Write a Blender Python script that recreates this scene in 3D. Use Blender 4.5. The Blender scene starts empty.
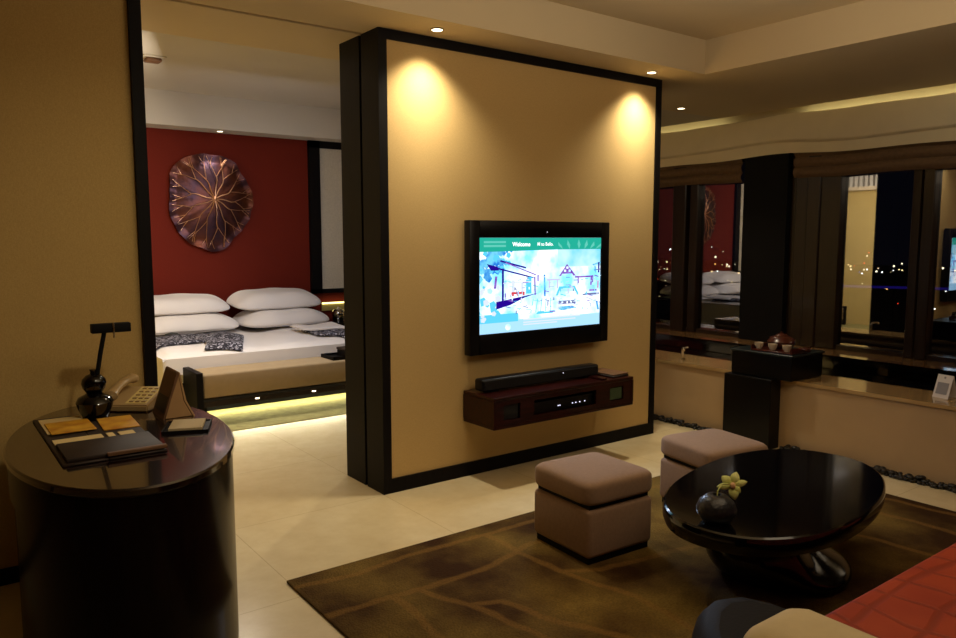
import bpy, bmesh, math, random
from mathutils import Vector, Matrix
random.seed(7)
C = bpy.context.scene.collection
PI = math.pi

# ------------------------------------------------------------------ materials
def lin(c):
    return tuple((v/12.92 if v <= .04045 else ((v+.055)/1.055)**2.4) for v in (c[0]/255, c[1]/255, c[2]/255)) + (1,)

class NT:
    """small helper around a material's node tree"""
    def __init__(s, name):
        s.m = bpy.data.materials.new(name); s.m.use_nodes = True
        s.t = s.m.node_tree; s.t.nodes.clear()
        s.out = s.n('ShaderNodeOutputMaterial')
    def n(s, typ, **kw):
        nd = s.t.nodes.new(typ)
        for k, v in kw.items(): setattr(nd, k, v)
        return nd
    def l(s, a, b): s.t.links.new(a, b)
    def math(s, op, a, b=None):
        nd = s.n('ShaderNodeMath', operation=op)
        for i, v in enumerate((a, b)):
            if v is None: continue
            if isinstance(v, (int, float)): nd.inputs[i].default_value = v
            else: s.l(v, nd.inputs[i])
        return nd.outputs[0]
    def mix(s, fac, a, b):
        nd = s.n('ShaderNodeMix', data_type='RGBA')
        for sock, v in ((nd.inputs[0], fac), (nd.inputs[6], a), (nd.inputs[7], b)):
            if hasattr(v, 'is_linked'): s.l(v, sock)
            else: sock.default_value = v
        return nd.outputs[2]
    def coord(s, which='Object', scale=(1, 1, 1)):
        tc = s.n('ShaderNodeTexCoord'); mp = s.n('ShaderNodeMapping')
        mp.inputs['Scale'].default_value = scale
        s.l(tc.outputs[which], mp.inputs[0]); return mp.outputs[0]
    def noise(s, vec, scale, detail=3, rough=.5):
        nd = s.n('ShaderNodeTexNoise'); nd.inputs['Scale'].default_value = scale
        nd.inputs['Detail'].default_value = detail; nd.inputs['Roughness'].default_value = rough
        s.l(vec, nd.inputs['Vector']); return nd.outputs['Fac']
    def ramp(s, fac, lo, hi):
        nd = s.n('ShaderNodeMapRange'); nd.inputs[1].default_value = lo; nd.inputs[2].default_value = hi
        s.l(fac, nd.inputs[0]); return nd.outputs[0]

def pbr(name, col, rough=.6, metal=0, var=.0, vscale=8, bump=0, bscale=60, stretch=(1, 1, 1), coat=0, sheen=0, col2=None, spec=.5):
    k = NT(name); b = k.n('ShaderNodeBsdfPrincipled')
    b.inputs['Roughness'].default_value = rough; b.inputs['Metallic'].default_value = metal
    b.inputs['Coat Weight'].default_value = coat; b.inputs['Coat Roughness'].default_value = .04
    b.inputs['Sheen Weight'].default_value = sheen; b.inputs['Specular IOR Level'].default_value = spec
    base = lin(col); v = k.coord('Object', stretch)
    dark = lin(col2) if col2 else tuple(x*(1-var) for x in base[:3]) + (1,)
    f = k.ramp(k.noise(v, vscale, 4), .3, .7)
    k.l(k.mix(f, dark, base), b.inputs['Base Color'])
    if bump:
        bp = k.n('ShaderNodeBump'); bp.inputs['Strength'].default_value = bump; bp.inputs['Distance'].default_value = .004
        k.l(k.noise(v, bscale, 2), bp.inputs['Height']); k.l(bp.outputs[0], b.inputs['Normal'])
    k.l(b.outputs[0], k.out.inputs[0]); return k.m

def emit(name, col, strength, sample=True, noise=None):
    k = NT(name); e = k.n('ShaderNodeEmission'); e.inputs[1].default_value = strength
    if noise:
        f = k.ramp(k.noise(k.coord('Object'), noise[0], 3), .35, .65)
        k.l(k.mix(f, lin(col), lin(noise[1])), e.inputs[0])
    else: e.inputs[0].default_value = lin(col)
    k.l(e.outputs[0], k.out.inputs[0])
    if not sample: k.m.cycles.emission_sampling = 'NONE'
    return k.m

def weave(name, col, col2, scale=220, rough=.85):
    """plain woven wall cloth"""
    k = NT(name); b = k.n('ShaderNodeBsdfPrincipled'); b.inputs['Roughness'].default_value = rough
    b.inputs['Specular IOR Level'].default_value = .25
    v = k.coord('Object', (1, 1, .25)); h = k.coord('Object', (.25, .25, 1))
    f = k.math('ADD', k.noise(v, scale, 1), k.noise(h, scale, 1)); f = k.ramp(f, .7, 1.3)
    big = k.ramp(k.noise(k.coord('Object'), 2.2, 3), .3, .7)
    c = k.mix(f, lin(col2), lin(col)); c = k.mix(k.math('MULTIPLY', big, .18), c, lin(col2))
    k.l(c, b.inputs['Base Color'])
    bp = k.n('ShaderNodeBump'); bp.inputs['Strength'].default_value = .12; bp.inputs['Distance'].default_value = .001
    k.l(f, bp.inputs['Height']); k.l(bp.outputs[0], b.inputs['Normal'])
    k.l(b.outputs[0], k.out.inputs[0]); return k.m

M = {}
M['cloth_wall'] = weave('gold woven wall cloth', (208, 178, 122), (196, 165, 110), 420)
M['cloth_wall_left'] = weave('brown gold wall cloth', (200, 168, 106), (184, 152, 92), 420)
M['red_wall'] = weave('red wall cloth', (116, 34, 16), (102, 27, 13), 420)
M['cream_panel'] = weave('cream padded wall cloth', (214, 204, 184), (196, 186, 166))
M['plaster'] = pbr('cream plaster', (216, 198, 164), .85, var=.04, vscale=1.5)
M['plaster_grey'] = pbr('pale plaster', (206, 198, 184), .85, var=.04, vscale=1.5)
M['black_wood'] = pbr('black stained wood', (20, 16, 16), .55, var=.4, vscale=6, stretch=(12, 12, .6), coat=0, col2=(13, 10, 11), spec=.12)
M['black_lacquer'] = pbr('black lacquer', (9, 7, 9), .1, var=.3, coat=.25, spec=.4)
M['black_satin'] = pbr('black satin lacquer', (11, 9, 10), .3, var=.3, spec=.22)
M['black_matte'] = pbr('matte black', (9, 8, 10), .7, var=.3, spec=.2)
M['black_plastic'] = pbr('black plastic', (9, 8, 12), .35, var=.2, spec=.25)
M['speaker_cloth'] = pbr('speaker cloth', (16, 15, 19), .8, var=.4, vscale=200)
M['rosewood'] = pbr('dark red rosewood', (52, 12, 7), .28, var=.6, vscale=5, stretch=(1, 9, 9), coat=.12, col2=(26, 7, 6), spec=.25)
M['desk_wood'] = pbr('very dark glossy wood', (30, 13, 9), .16, var=.5, vscale=4, stretch=(1, 6, 1), coat=.9, col2=(18, 8, 7))
M['drum_wood'] = pbr('near black desk wood', (22, 11, 11), .22, var=.4, vscale=4, stretch=(6, 6, 1), coat=0, col2=(11, 6, 8), spec=.07)
M['pedestal'] = pbr('black gloss pedestal', (9, 7, 10), .14, var=.3, spec=.3)
M['stone_dark'] = pbr('black polished stone', (12, 10, 9), .05, var=.3, vscale=14, coat=.6)
M['sill_stone'] = pbr('brown polished stone', (150, 112, 70), .12, var=.25, vscale=7, coat=.5)
M['low_wall'] = pbr('sand render', (188, 156, 114), .75, var=.12, vscale=2.5, bump=.15, bscale=90)
M['rim_stone'] = pbr('sand polished stone', (182, 148, 100), .14, var=.15, vscale=5, coat=.4)
M['pebble'] = pbr('dark river pebble', (28, 23, 20), .45, var=.5, vscale=30)
M['frame_wood'] = pbr('dark brown window wood', (42, 26, 14), .35, var=.4, vscale=5, stretch=(10, 10, .5), coat=.1, spec=.3)
M['valance'] = pbr('cream curtain linen', (232, 216, 180), .9, var=.06, vscale=5, bump=.3, bscale=150, sheen=.2)
M['blind'] = pbr('brown blind cloth', (112, 86, 60), .9, var=.2, vscale=30, bump=.3, bscale=150)
M['linen'] = pbr('white bed linen', (236, 230, 226), .85, var=.03, vscale=3, bump=.25, bscale=9, sheen=.15)
M['bench_cloth'] = pbr('tan bench cloth', (170, 148, 116), .85, var=.08, vscale=20, bump=.2, bscale=160)
M['ottoman'] = pbr('taupe ottoman cloth', (150, 120, 96), .9, var=.12, vscale=60, bump=.3, bscale=260, sheen=.1)
M['carpet'] = pbr('olive carpet', (178, 170, 108), .95, var=.3, vscale=14, bump=.6, bscale=240)
M['cream_cloth'] = pbr('cream upholstery', (228, 210, 166), .85, var=.06, vscale=20, bump=.2, bscale=200)
M['sofa_black'] = pbr('black sofa leather', (16, 14, 15), .65, var=.3, vscale=10, bump=.2, bscale=120, spec=.25)
M['chrome'] = pbr('chrome', (205, 200, 190), .12, metal=1)
M['bronze_vein'] = pbr('bright copper', (206, 156, 122), .38, metal=1)
M['white_card'] = pbr('white card', (225, 220, 222), .6, var=.02)
M['grey_print'] = pbr('grey print', (150, 148, 158), .6, var=.05)
M['paper'] = pbr('cream paper', (226, 200, 140), .8, var=.04)
M['paper_yellow'] = pbr('yellow brochure', (232, 180, 50), .55, var=.35, vscale=12, col2=(190, 120, 30))
M['leather_dark'] = pbr('dark brown leather', (44, 27, 17), .62, var=.4, vscale=25, bump=.2, bscale=200)
M['leather_tan'] = pbr('tan leather', (112, 76, 46), .6, var=.3, vscale=20, bump=.2, bscale=200)
M['phone'] = pbr('beige phone plastic', (176, 146, 100), .4, var=.03)
M['phone_key'] = pbr('pale phone keys', (222, 200, 130), .45, var=.03)
M['tea_red'] = pbr('red brown lacquer', (78, 27, 14), .3, var=.3, coat=.5)
M['porcelain'] = pbr('cream porcelain', (196, 178, 156), .3, var=.02)
M['petal'] = pbr('yellow green orchid petal', (222, 222, 150), .6, var=.2, vscale=30, col2=(176, 188, 84))
M['orchid_lip'] = pbr('peach orchid lip', (236, 186, 140), .6, var=.2, vscale=40)
M['vase'] = pbr('charcoal hammered ceramic', (34, 34, 42), .36, var=.5, vscale=60, bump=.6, bscale=70)
M['green_dark'] = pbr('dark green plastic', (20, 40, 24), .4)
M['glass_green'] = pbr('smoked glass display', (62, 84, 62), .2)
M['led'] = emit('white indicator', (225, 225, 255), 1.6, False)
M['lens'] = emit('warm lamp lens', (255, 236, 196), 7, False)
M['cove_strip'] = emit('warm strip', (255, 238, 150), 3, False)

def m_floor():
    k = NT('polished cream marble'); b = k.n('ShaderNodeBsdfPrincipled')
    v = k.coord('Object', (1, 1, 1))
    f = k.ramp(k.noise(v, 1.6, 6, .6), .35, .7); f2 = k.ramp(k.noise(v, 9, 5, .6), .4, .75)
    c = k.mix(f, lin((228, 212, 174)), lin((214, 194, 152))); c = k.mix(k.math('MULTIPLY', f2, .25), c, lin((190, 164, 120)))
    br = k.n('ShaderNodeTexBrick'); br.offset = 0; br.inputs['Scale'].default_value = 1
    br.inputs['Brick Width'].default_value = .9; br.inputs['Row Height'].default_value = .9; br.inputs['Mortar Size'].default_value = .0022
    br.inputs['Color1'].default_value = (0, 0, 0, 1); br.inputs['Color2'].default_value = (0, 0, 0, 1); br.inputs['Mortar'].default_value = (1, 1, 1, 1)
    k.l(v, br.inputs['Vector'])
    c = k.mix(k.math('MULTIPLY', br.outputs['Color'], .35), c, lin((140, 110, 70)))
    k.l(c, b.inputs['Base Color']); b.inputs['Roughness'].default_value = .22
    b.inputs['Specular IOR Level'].default_value = .45
    k.l(b.outputs[0], k.out.inputs[0]); return k.m
M['floor'] = m_floor()

VEINS = [[(-.93, -.83), (-.64, -.87), (-.35, -.84), (.06, -.85), (.39, -.86), (.95, -.84), (1.6, -.9), (2.3, -.86)],
         [(-.93, -1.15), (-.67, -1.15), (-.51, -1.16), (-.29, -1.18), (-.09, -1.17), (.21, -1.08), (.7, -1.14), (1.0, -1.0)],
         [(-.49, -1.18), (-.40, -1.41), (-.35, -1.64), (-.30, -1.9), (-.2, -2.4)],
         [(-.61, -1.17), (-.62, -1.36), (-.64, -1.54), (-.7, -2.1)],
         [(.10, -.85), (.09, -1.11), (.11, -1.4), (.2, -1.77), (.15, -2.3)],
         [(-.40, -1.41), (-.28, -1.46), (-.2, -1.72), (-.08, -1.96), (.0, -2.3)],
         [(.11, -1.4), (.27, -1.49), (.49, -1.52), (1.0, -1.6), (1.5, -1.5), (2.3, -1.62)],
         [(2.22, -.8), (2.2, -1.4), (2.25, -1.8), (2.28, -1.98), (2.3, -2.6)],
         [(1.98, -.85), (1.96, -1.5), (2.0, -1.87), (2.02, -2.19), (1.95, -2.6)],
         [(1.5, -1.5), (1.6, -2.0), (1.66, -2.6)]]
def m_rug():
    k = NT('brown tufted rug'); b = k.n('ShaderNodeBsdfPrincipled'); b.inputs['Roughness'].default_value = .95
    b.inputs['Specular IOR Level'].default_value = .1
    v = k.coord('Object'); wn = k.n('ShaderNodeTexNoise'); wn.inputs['Scale'].default_value = 5; k.l(v, wn.inputs['Vector'])
    sub = k.n('ShaderNodeVectorMath', operation='SUBTRACT'); k.l(wn.outputs['Color'], sub.inputs[0]); sub.inputs[1].default_value = (.5, .5, .5)
    sc = k.n('ShaderNodeVectorMath', operation='SCALE'); k.l(sub.outputs[0], sc.inputs[0]); sc.inputs['Scale'].default_value = .055
    ad = k.n('ShaderNodeVectorMath', operation='ADD'); k.l(v, ad.inputs[0]); k.l(sc.outputs[0], ad.inputs[1])
    fl = k.n('ShaderNodeVectorMath', operation='MULTIPLY'); k.l(ad.outputs[0], fl.inputs[0]); fl.inputs[1].default_value = (1, 1, 0)
    best = None
    for line in VEINS:
        for (ax, ay), (bx, by) in zip(line, line[1:]):
            dx, dy = bx-ax, by-ay; L2 = dx*dx+dy*dy
            s = k.n('ShaderNodeVectorMath', operation='SUBTRACT'); k.l(fl.outputs[0], s.inputs[0]); s.inputs[1].default_value = (ax, ay, 0)
            d = k.n('ShaderNodeVectorMath', operation='DOT_PRODUCT'); k.l(s.outputs[0], d.inputs[0]); d.inputs[1].default_value = (dx/L2, dy/L2, 0)
            cl = k.n('ShaderNodeClamp'); k.l(d.outputs['Value'], cl.inputs[0])
            pr = k.n('ShaderNodeVectorMath', operation='SCALE'); pr.inputs[0].default_value = (dx, dy, 0); k.l(cl.outputs[0], pr.inputs['Scale'])
            ds = k.n('ShaderNodeVectorMath', operation='DISTANCE'); k.l(s.outputs[0], ds.inputs[0]); k.l(pr.outputs[0], ds.inputs[1])
            best = ds.outputs['Value'] if best is None else k.math('MINIMUM', best, ds.outputs['Value'])
    vein = k.n('ShaderNodeMapRange'); vein.interpolation_type = 'SMOOTHSTEP'
    vein.inputs[1].default_value = .008; vein.inputs[2].default_value = .028; vein.inputs[3].default_value = 1; vein.inputs[4].default_value = 0
    k.l(best, vein.inputs[0])
    big = k.ramp(k.noise(v, 2.0, 4), .36, .64); fine = k.ramp(k.noise(v, 120, 2), .3, .7)
    c = k.mix(big, lin((66, 43, 23)), lin((136, 110, 54)))
    c = k.mix(k.math('MULTIPLY', vein.outputs[0], .5), c, lin((150, 112, 56)))
    c = k.mix(k.math('MULTIPLY', fine, .35), c, lin((44, 28, 14)))
    k.l(c, b.inputs['Base Color'])
    bp = k.n('ShaderNodeBump'); bp.inputs['Strength'].default_value = .6; bp.inputs['Distance'].default_value = .006
    k.l(fine, bp.inputs['Height']); k.l(bp.outputs[0], b.inputs['Normal'])
    k.l(b.outputs[0], k.out.inputs[0]); return k.m
M['rug'] = m_rug()

def m_robe():
    k = NT('black and white patterned cotton'); b = k.n('ShaderNodeBsdfPrincipled'); b.inputs['Roughness'].default_value = .85
    vo = k.n('ShaderNodeTexVoronoi', feature='DISTANCE_TO_EDGE'); vo.inputs['Scale'].default_value = 20
    k.l(k.coord('Object'), vo.inputs['Vector'])
    f = k.ramp(vo.outputs['Distance'], .10, .18); n = k.ramp(k.noise(k.coord('Object'), 60, 2), .45, .55)
    k.l(k.mix(k.math('MULTIPLY', f, n), lin((22, 20, 34)), lin((196, 194, 206))), b.inputs['Base Color'])
    k.l(b.outputs[0], k.out.inputs[0]); return k.m
M['robe'] = m_robe()

def m_red_seat():
    k = NT('rust red quilted silk'); b = k.n('ShaderNodeBsdfPrincipled'); b.inputs['Roughness'].default_value = .6
    v = k.coord('Object', (1, 1, 1)); wn = k.noise(v, 4, 2)
    w = k.n('ShaderNodeTexWave'); w.inputs['Scale'].default_value = 2.4; w.inputs['Distortion'].default_value = 3.5; w.inputs['Detail'].default_value = 2; w.inputs['Detail Scale'].default_value = 1.2
    k.l(v, w.inputs['Vector'])
    w2 = k.n('ShaderNodeTexWave', bands_direction='Y'); w2.inputs['Scale'].default_value = 2.0; w2.inputs['Distortion'].default_value = 3; w2.inputs['Detail'].default_value = 2
    k.l(v, w2.inputs['Vector'])
    line = k.math('MAXIMUM', k.ramp(w.outputs['Fac'], .93, 1), k.ramp(w2.outputs['Fac'], .93, 1))
    c = k.mix(k.ramp(wn, .3, .7), lin((166, 54, 24)), lin((188, 72, 32))); c = k.mix(k.math('MULTIPLY', line, .38), c, lin((96, 24, 12)))
    k.l(c, b.inputs['Base Color'])
    bp = k.n('ShaderNodeBump'); bp.inputs['Strength'].default_value = .5; bp.inputs['Distance'].default_value = .006; bp.invert = True
    k.l(line, bp.inputs['Height']); k.l(bp.outputs[0], b.inputs['Normal'])
    k.l(b.outputs[0], k.out.inputs[0]); return k.m
M['red_seat'] = m_red_seat()

def m_glass():
    k = NT('night window glass'); t = k.n('ShaderNodeBsdfTransparent'); g = k.n('ShaderNodeBsdfGlossy'); g.inputs['Roughness'].default_value = 0
    t.inputs[0].default_value = (.75, .77, .8, 1)
    mx = k.n('ShaderNodeMixShader'); fr = k.n('ShaderNodeFresnel'); fr.inputs[0].default_value = 1.5
    k.l(k.math('MINIMUM', k.math('ADD', k.math('MULTIPLY', fr.outputs[0], 2.0), .30), 1.0), mx.inputs[0])
    k.l(t.outputs[0], mx.inputs[1]); k.l(g.outputs[0], mx.inputs[2]); k.l(mx.outputs[0], k.out.inputs[0]); return k.m
M['glass'] = m_glass()

def m_leaf_metal():
    k = NT('aged copper leaf'); b = k.n('ShaderNodeBsdfPrincipled'); b.inputs['Metallic'].default_value = .85; b.inputs['Roughness'].default_value = .42
    v = k.coord('Object'); f = k.ramp(k.noise(v, 3.5, 4), .35, .65)
    k.l(k.mix(f, lin((66, 48, 62)), lin((112, 62, 42))), b.inputs['Base Color'])
    bp = k.n('ShaderNodeBump'); bp.inputs['Strength'].default_value = .4; bp.inputs['Distance'].default_value = .01
    k.l(k.noise(v, 22, 3), bp.inputs['Height']); k.l(bp.outputs[0], b.inputs['Normal'])
    k.l(b.outputs[0], k.out.inputs[0]); return k.m
M['leaf'] = m_leaf_metal()

# ------------------------------------------------------------------ mesh helpers
def add_box(bm, x0, x1, y0, y1, z0, z1, bev=0, seg=3, mat=0):
    vs = [bm.verts.new((x, y, z)) for x in (x0, x1) for y in (y0, y1) for z in (z0, z1)]
    fs = [bm.faces.new([vs[i] for i in q]) for q in ((0, 1, 3, 2), (4, 6, 7, 5), (0, 4, 5, 1), (2, 3, 7, 6), (0, 2, 6, 4), (1, 5, 7, 3))]
    for f in fs: f.material_index = mat
    if bev:
        es = list({e for f in fs for e in f.edges})
        bmesh.ops.bevel(bm, geom=es, offset=bev, segments=seg, profile=.5, affect='EDGES')
    return vs
def box(x0, x1, y0, y1, z0, z1, bev=0, seg=3):
    bm = bmesh.new(); add_box(bm, x0, x1, y0, y1, z0, z1, bev, seg); return bm
def add_lathe(bm, prof, cx=0, cy=0, cz=0, n=48, sx=1, sy=1, rot=0):
    rings = []
    for r, z in prof:
        if r < 1e-6: rings.append([bm.verts.new((cx, cy, cz+z))]); continue
        ring = []
        for i in range(n):
            a = 2*PI*i/n; x, y = r*sx*math.cos(a), r*sy*math.sin(a)
            ring.append(bm.verts.new((cx+x*math.cos(rot)-y*math.sin(rot), cy+x*math.sin(rot)+y*math.cos(rot), cz+z)))
        rings.append(ring)
    for A, B in zip(rings, rings[1:]):
        for i in range(n):
            j = (i+1) % n
            if len(A) == 1 and len(B) == 1: continue
            if len(A) == 1: bm.faces.new((A[0], B[i], B[j]))
            elif len(B) == 1: bm.faces.new((A[i], A[j], B[0]))
            else: bm.faces.new((A[i], A[j], B[j], B[i]))
    if len(rings[0]) > 1: bm.faces.new(rings[0])
    if len(rings[-1]) > 1: bm.faces.new(rings[-1])
def lathe(prof, **k):
    bm = bmesh.new(); add_lathe(bm, prof, **k); return bm
def add_tube(bm, pts, r, n=8, taper=None):
    pts = [Vector(p) for p in pts]; rings = []
    for i, p in enumerate(pts):
        d = (pts[min(i+1, len(pts)-1)]-pts[max(i-1, 0)]).normalized()
        u = d.cross(Vector((0, 0, 1)));
        if u.length < 1e-3: u = d.cross(Vector((0, 1, 0)))
        u.normalize(); w = d.cross(u); rr = r if taper is None else r+(taper-r)*i/(len(pts)-1)
        rings.append([bm.verts.new(p+(u*math.cos(2*PI*k/n)+w*math.sin(2*PI*k/n))*rr) for k in range(n)])
    for A, B in zip(rings, rings[1:]):
        for i in range(n): bm.faces.new((A[i], A[(i+1) % n], B[(i+1) % n], B[i]))
    bm.faces.new(rings[0]); bm.faces.new(list(reversed(rings[-1])))
def tube(pts, r, n=8, taper=None):
    bm = bmesh.new(); add_tube(bm, pts, r, n, taper); return bm
def add_prism(bm, poly, axis, a, b):
    """extrude a 2D polygon between a and b along an axis"""
    def P(p, t):
        return {0: (t, p[0], p[1]), 1: (p[0], t, p[1]), 2: (p[0], p[1], t)}[axis]
    A = [bm.verts.new(P(p, a)) for p in poly]; B = [bm.verts.new(P(p, b)) for p in poly]
    bm.faces.new(A); bm.faces.new(list(reversed(B)))
    for i in range(len(poly)):
        j = (i+1) % len(poly); bm.faces.new((A[i], A[j], B[j], B[i]))
def prism(poly, axis, a, b):
    bm = bmesh.new(); add_prism(bm, poly, axis, a, b); return bm
def surf(f, nu, nv, thick=0):
    """grid surface from f(u,v) -> xyz"""
    bm = bmesh.new(); g = [[bm.verts.new(f(i/nu, j/nv)) for j in range(nv+1)] for i in range(nu+1)]
    for i in range(nu):
        for j in range(nv): bm.faces.new((g[i][j], g[i+1][j], g[i+1][j+1], g[i][j+1]))
    if thick:
        bmesh.ops.recalc_face_normals(bm, faces=bm.faces)
        bmesh.ops.solidify(bm, geom=bm.faces[:], thickness=thick)
    return bm
def obj(name, bm, mat, parent=None, smooth=True, angle=40):
    bmesh.ops.recalc_face_normals(bm, faces=bm.faces)
    me = bpy.data.meshes.new(name); bm.to_mesh(me); bm.free()
    for m in (mat if isinstance(mat, (list, tuple)) else [mat]): me.materials.append(m)
    o = bpy.data.objects.new(name, me); C.objects.link(o)
    if smooth:
        me.set_sharp_from_angle(angle=math.radians(angle))
        for p in me.polygons: p.use_smooth = len(p.vertices) <= 6
    if parent: o.parent = parent
    return o
def subsurf(o, lv=2):
    m = o.modifiers.new('smooth', 'SUBSURF'); m.levels = lv; m.render_levels = lv; return o
def thing(name, label, cat, loc=(0, 0, 0), rotz=0, group=None):
    o = bpy.data.objects.new(name, None); C.objects.link(o); o.location = loc; o.rotation_euler = (0, 0, rotz)
    o['label'] = label; o['category'] = cat
    if group: o['group'] = group
    o.empty_display_size = .05; return o
def tag(o, label, cat, group=None, kind=None):
    o['label'] = label; o['category'] = cat
    if group: o['group'] = group
    if kind: o['kind'] = kind
    return o
def struct(name, bm, mat, label, cat='structure', smooth=False):
    o = obj(name, bm, mat, None, smooth); o['kind'] = 'structure'; o['label'] = label; o['category'] = cat; return o
def dup(root, loc, rotz, label):
    r = root.copy(); C.objects.link(r); r.location = loc; r.rotation_euler = (0, 0, rotz); r['label'] = label
    for ch in list(root.children):
        c = ch.copy(); C.objects.link(c); c.parent = r
        for g in ch.children:
            d = g.copy(); C.objects.link(d); d.parent = c
    return r

H = 2.655          # soffit height
# ------------------------------------------------------------------ the room shell
struct('floor', box(-6, 2.95, -6.3, 2.0, -.1, 0), M['floor'], 'polished cream marble floor of the lounge', 'floor')
struct('floor_bedroom', box(-6, 4.1, 2.0, 4.6, -.1, .004), M['carpet'], 'olive green carpet floor around the bed platform', 'floor')
# living room ceiling: soffit band, tray and fascia in one shell
bm = bmesh.new()
add_box(bm, -6, 4.24, -.31, .17, H, 3.05)
add_box(bm, -6, 4.24, .21, .85, H, 3.05)
add_box(bm, -6, 2.36, .17, .21, H+.03, 3.05); add_box(bm, 2.36, 4.24, .17, .21, H, 3.05)
add_box(bm, 2.46, 4.24, -6.3, -.31, H, 3.05)
add_box(bm, -6, 2.46, -6.3, -.31, 2.89, 3.05)
add_box(bm, 4.24, 4.7, -6.3, 4.6, 2.80, 3.05)
struct('ceiling', bm, M['plaster'], 'cream ceiling with a raised tray and lower soffit above the lounge', 'ceiling')
bm = bmesh.new()
add_box(bm, -6, 4.24, .85, 4.1, 2.93, 3.05); add_box(bm, -6, 4.24, 4.1, 4.6, 2.6, 3.05)
add_box(bm, 2.9, 4.24, .85, 4.1, H, 2.93)
struct('ceiling_bedroom', bm, M['plaster_grey'], 'pale raised tray ceiling above the bed', 'ceiling')
struct('wall_left', box(-6, -1.29, -.02, .13, 0, H), M['cloth_wall_left'], 'brown gold cloth wall behind the desk', 'wall')
struct('trim_1', box(-1.29, -1.238, -.05, .16, 0, H), M['black_wood'], 'black wooden jamb at the end of the left wall', 'trim')
struct('baseboard_left', box(-6, -1.29, -.035, -.02, 0, .07), M['black_wood'], 'black baseboard under the left wall', 'baseboard')
struct('wall_back', box(-.6, 1.54, 4.4, 4.55, 0, 2.6), M['red_wall'], 'deep red cloth wall behind the bed', 'wall')
bm = bmesh.new(); add_box(bm, -6, -.6, 4.42, 4.55, 0, 2.6); add_box(bm, 1.54, 4.7, 4.42, 4.55, 0, 2.6)
struct('wall_back_side', bm, M['red_wall'], 'dark red wall strips beside and under the cream panels', 'wall')
struct('wall_bedroom_left', box(-2.15, -2.0, .16, 4.42, 0, 2.93), pbr('yellow cream plaster', (222, 194, 120), .85, var=.03, vscale=2), 'cream wall on the far left of the bedroom', 'wall')
struct('wall_behind', box(-6, 4.7, -6.45, -6.3, 0, 3.05), M['cloth_wall_left'], 'wall behind the sofa', 'wall')
struct('wall_entry', box(-6.15, -6, -6.3, 4.6, 0, 3.05), M['cloth_wall_left'], 'wall on the entrance side', 'wall')

# partition between lounge and bedroom
part = struct('wall_partition', box(.055, 2.322, .012, .20, .085, 2.60), M['cloth_wall'], 'free-standing partition wall clad in gold cloth, carrying the television', 'wall')
obj('partition_frame', (lambda b: (add_box(b, 0, 2.375, 0, .20, 0, .085), add_box(b, 0, 2.375, 0, .20, 2.60, H), add_box(b, 0, .055, 0, .20, .085, 2.60), add_box(b, 2.322, 2.375, 0, .20, .085, 2.60), b)[-1])(bmesh.new()), M['black_wood'], part, False)
obj('end_panel', (lambda b: (add_box(b, 0, 2.375, .225, .47, 0, H), add_box(b, .02, 2.36, .20, .225, 0, H), b)[-1])(bmesh.new()), M['black_wood'], part, False)

gr = struct('trim_7', box(-2.0, -1.72, 2.1, 4.35, 2.30, 2.36), M['plaster'], 'cream cornice under the air grille on the far bedroom wall', 'trim')
b = bmesh.new(); yy = 2.12
while yy < 4.3: add_box(b, -1.99, -1.75, yy, yy+.05, 2.36, 2.56); yy += .085
obj('air_grille', b, M['plaster_grey'], gr, False)

# cream panels with black frames either side of the red wall
for x0, x1, s in ((1.54, 3.6, 1), (-2.0, -.6, -1)):
    p = struct('trim_2' if s > 0 else 'trim_3', box(x0+(.13 if s > 0 else .0), x1-(0 if s > 0 else .13), 4.375, 4.42, .91, 2.52), M['cream_panel'],
               'cream padded wall panel right of the red wall' if s > 0 else 'cream padded wall panel left of the red wall', 'wall panel')
    b = bmesh.new(); xa, xb = (x0, x0+.13) if s > 0 else (x1-.13, x1)
    add_box(b, xa, xb, 4.35, 4.42, .86, 2.60); add_box(b, min(x0, x1), max(x0, x1), 4.35, 4.42, .86, .91); add_box(b, min(x0, x1), max(x0, x1), 4.35, 4.42, 2.52, 2.60)
    obj('panel_frame', b, M['black_wood'], p, False)

# ------------------------------------------------------------------ window wall, ledge, water basin, low wall
bm = bmesh.new(); add_box(bm, 4.5, 4.7, -6.3, 4.6, 2.3, 2.82); add_box(bm, 4.56, 4.7, -6.3, 4.6, -.1, .46)
struct('wall_right', bm, M['plaster'], 'window wall above and below the glass', 'wall')
struct('column', box(4.40, 4.7, .2, .66, .505, 2.56), M['black_matte'], 'black pier between the two windows', 'pier')
ledge = struct('trim_4', box(4.1, 4.56, -6.3, 4.4, .465, .505), M['sill_stone'], 'polished brown stone window ledge', 'ledge')
obj('ledge_edge', box(4.085, 4.1, -6.3, 4.4, .455, .505), M['black_lacquer'], ledge, False)
struct('trim_5', box(4.12, 4.56, -6.3, 4.4, -.1, .455), M['stone_dark'], 'black stone upstand under the window ledge', 'ledge')
struct('trim_6', box(3.17, 4.12, -6.3, 4.4, -.1, .42), M['stone_dark'], 'black polished stone shelf behind the low wall', 'ledge')
lw = struct('wall_low', box(2.80, 3.17, -6.3, 1.99, 0, .478), M['low_wall'], 'low sand coloured wall below the windows', 'wall')
obj('wall_cap', box(2.785, 3.175, -6.3, 1.99, .478, .502), M['rim_stone'], lw, False)

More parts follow.
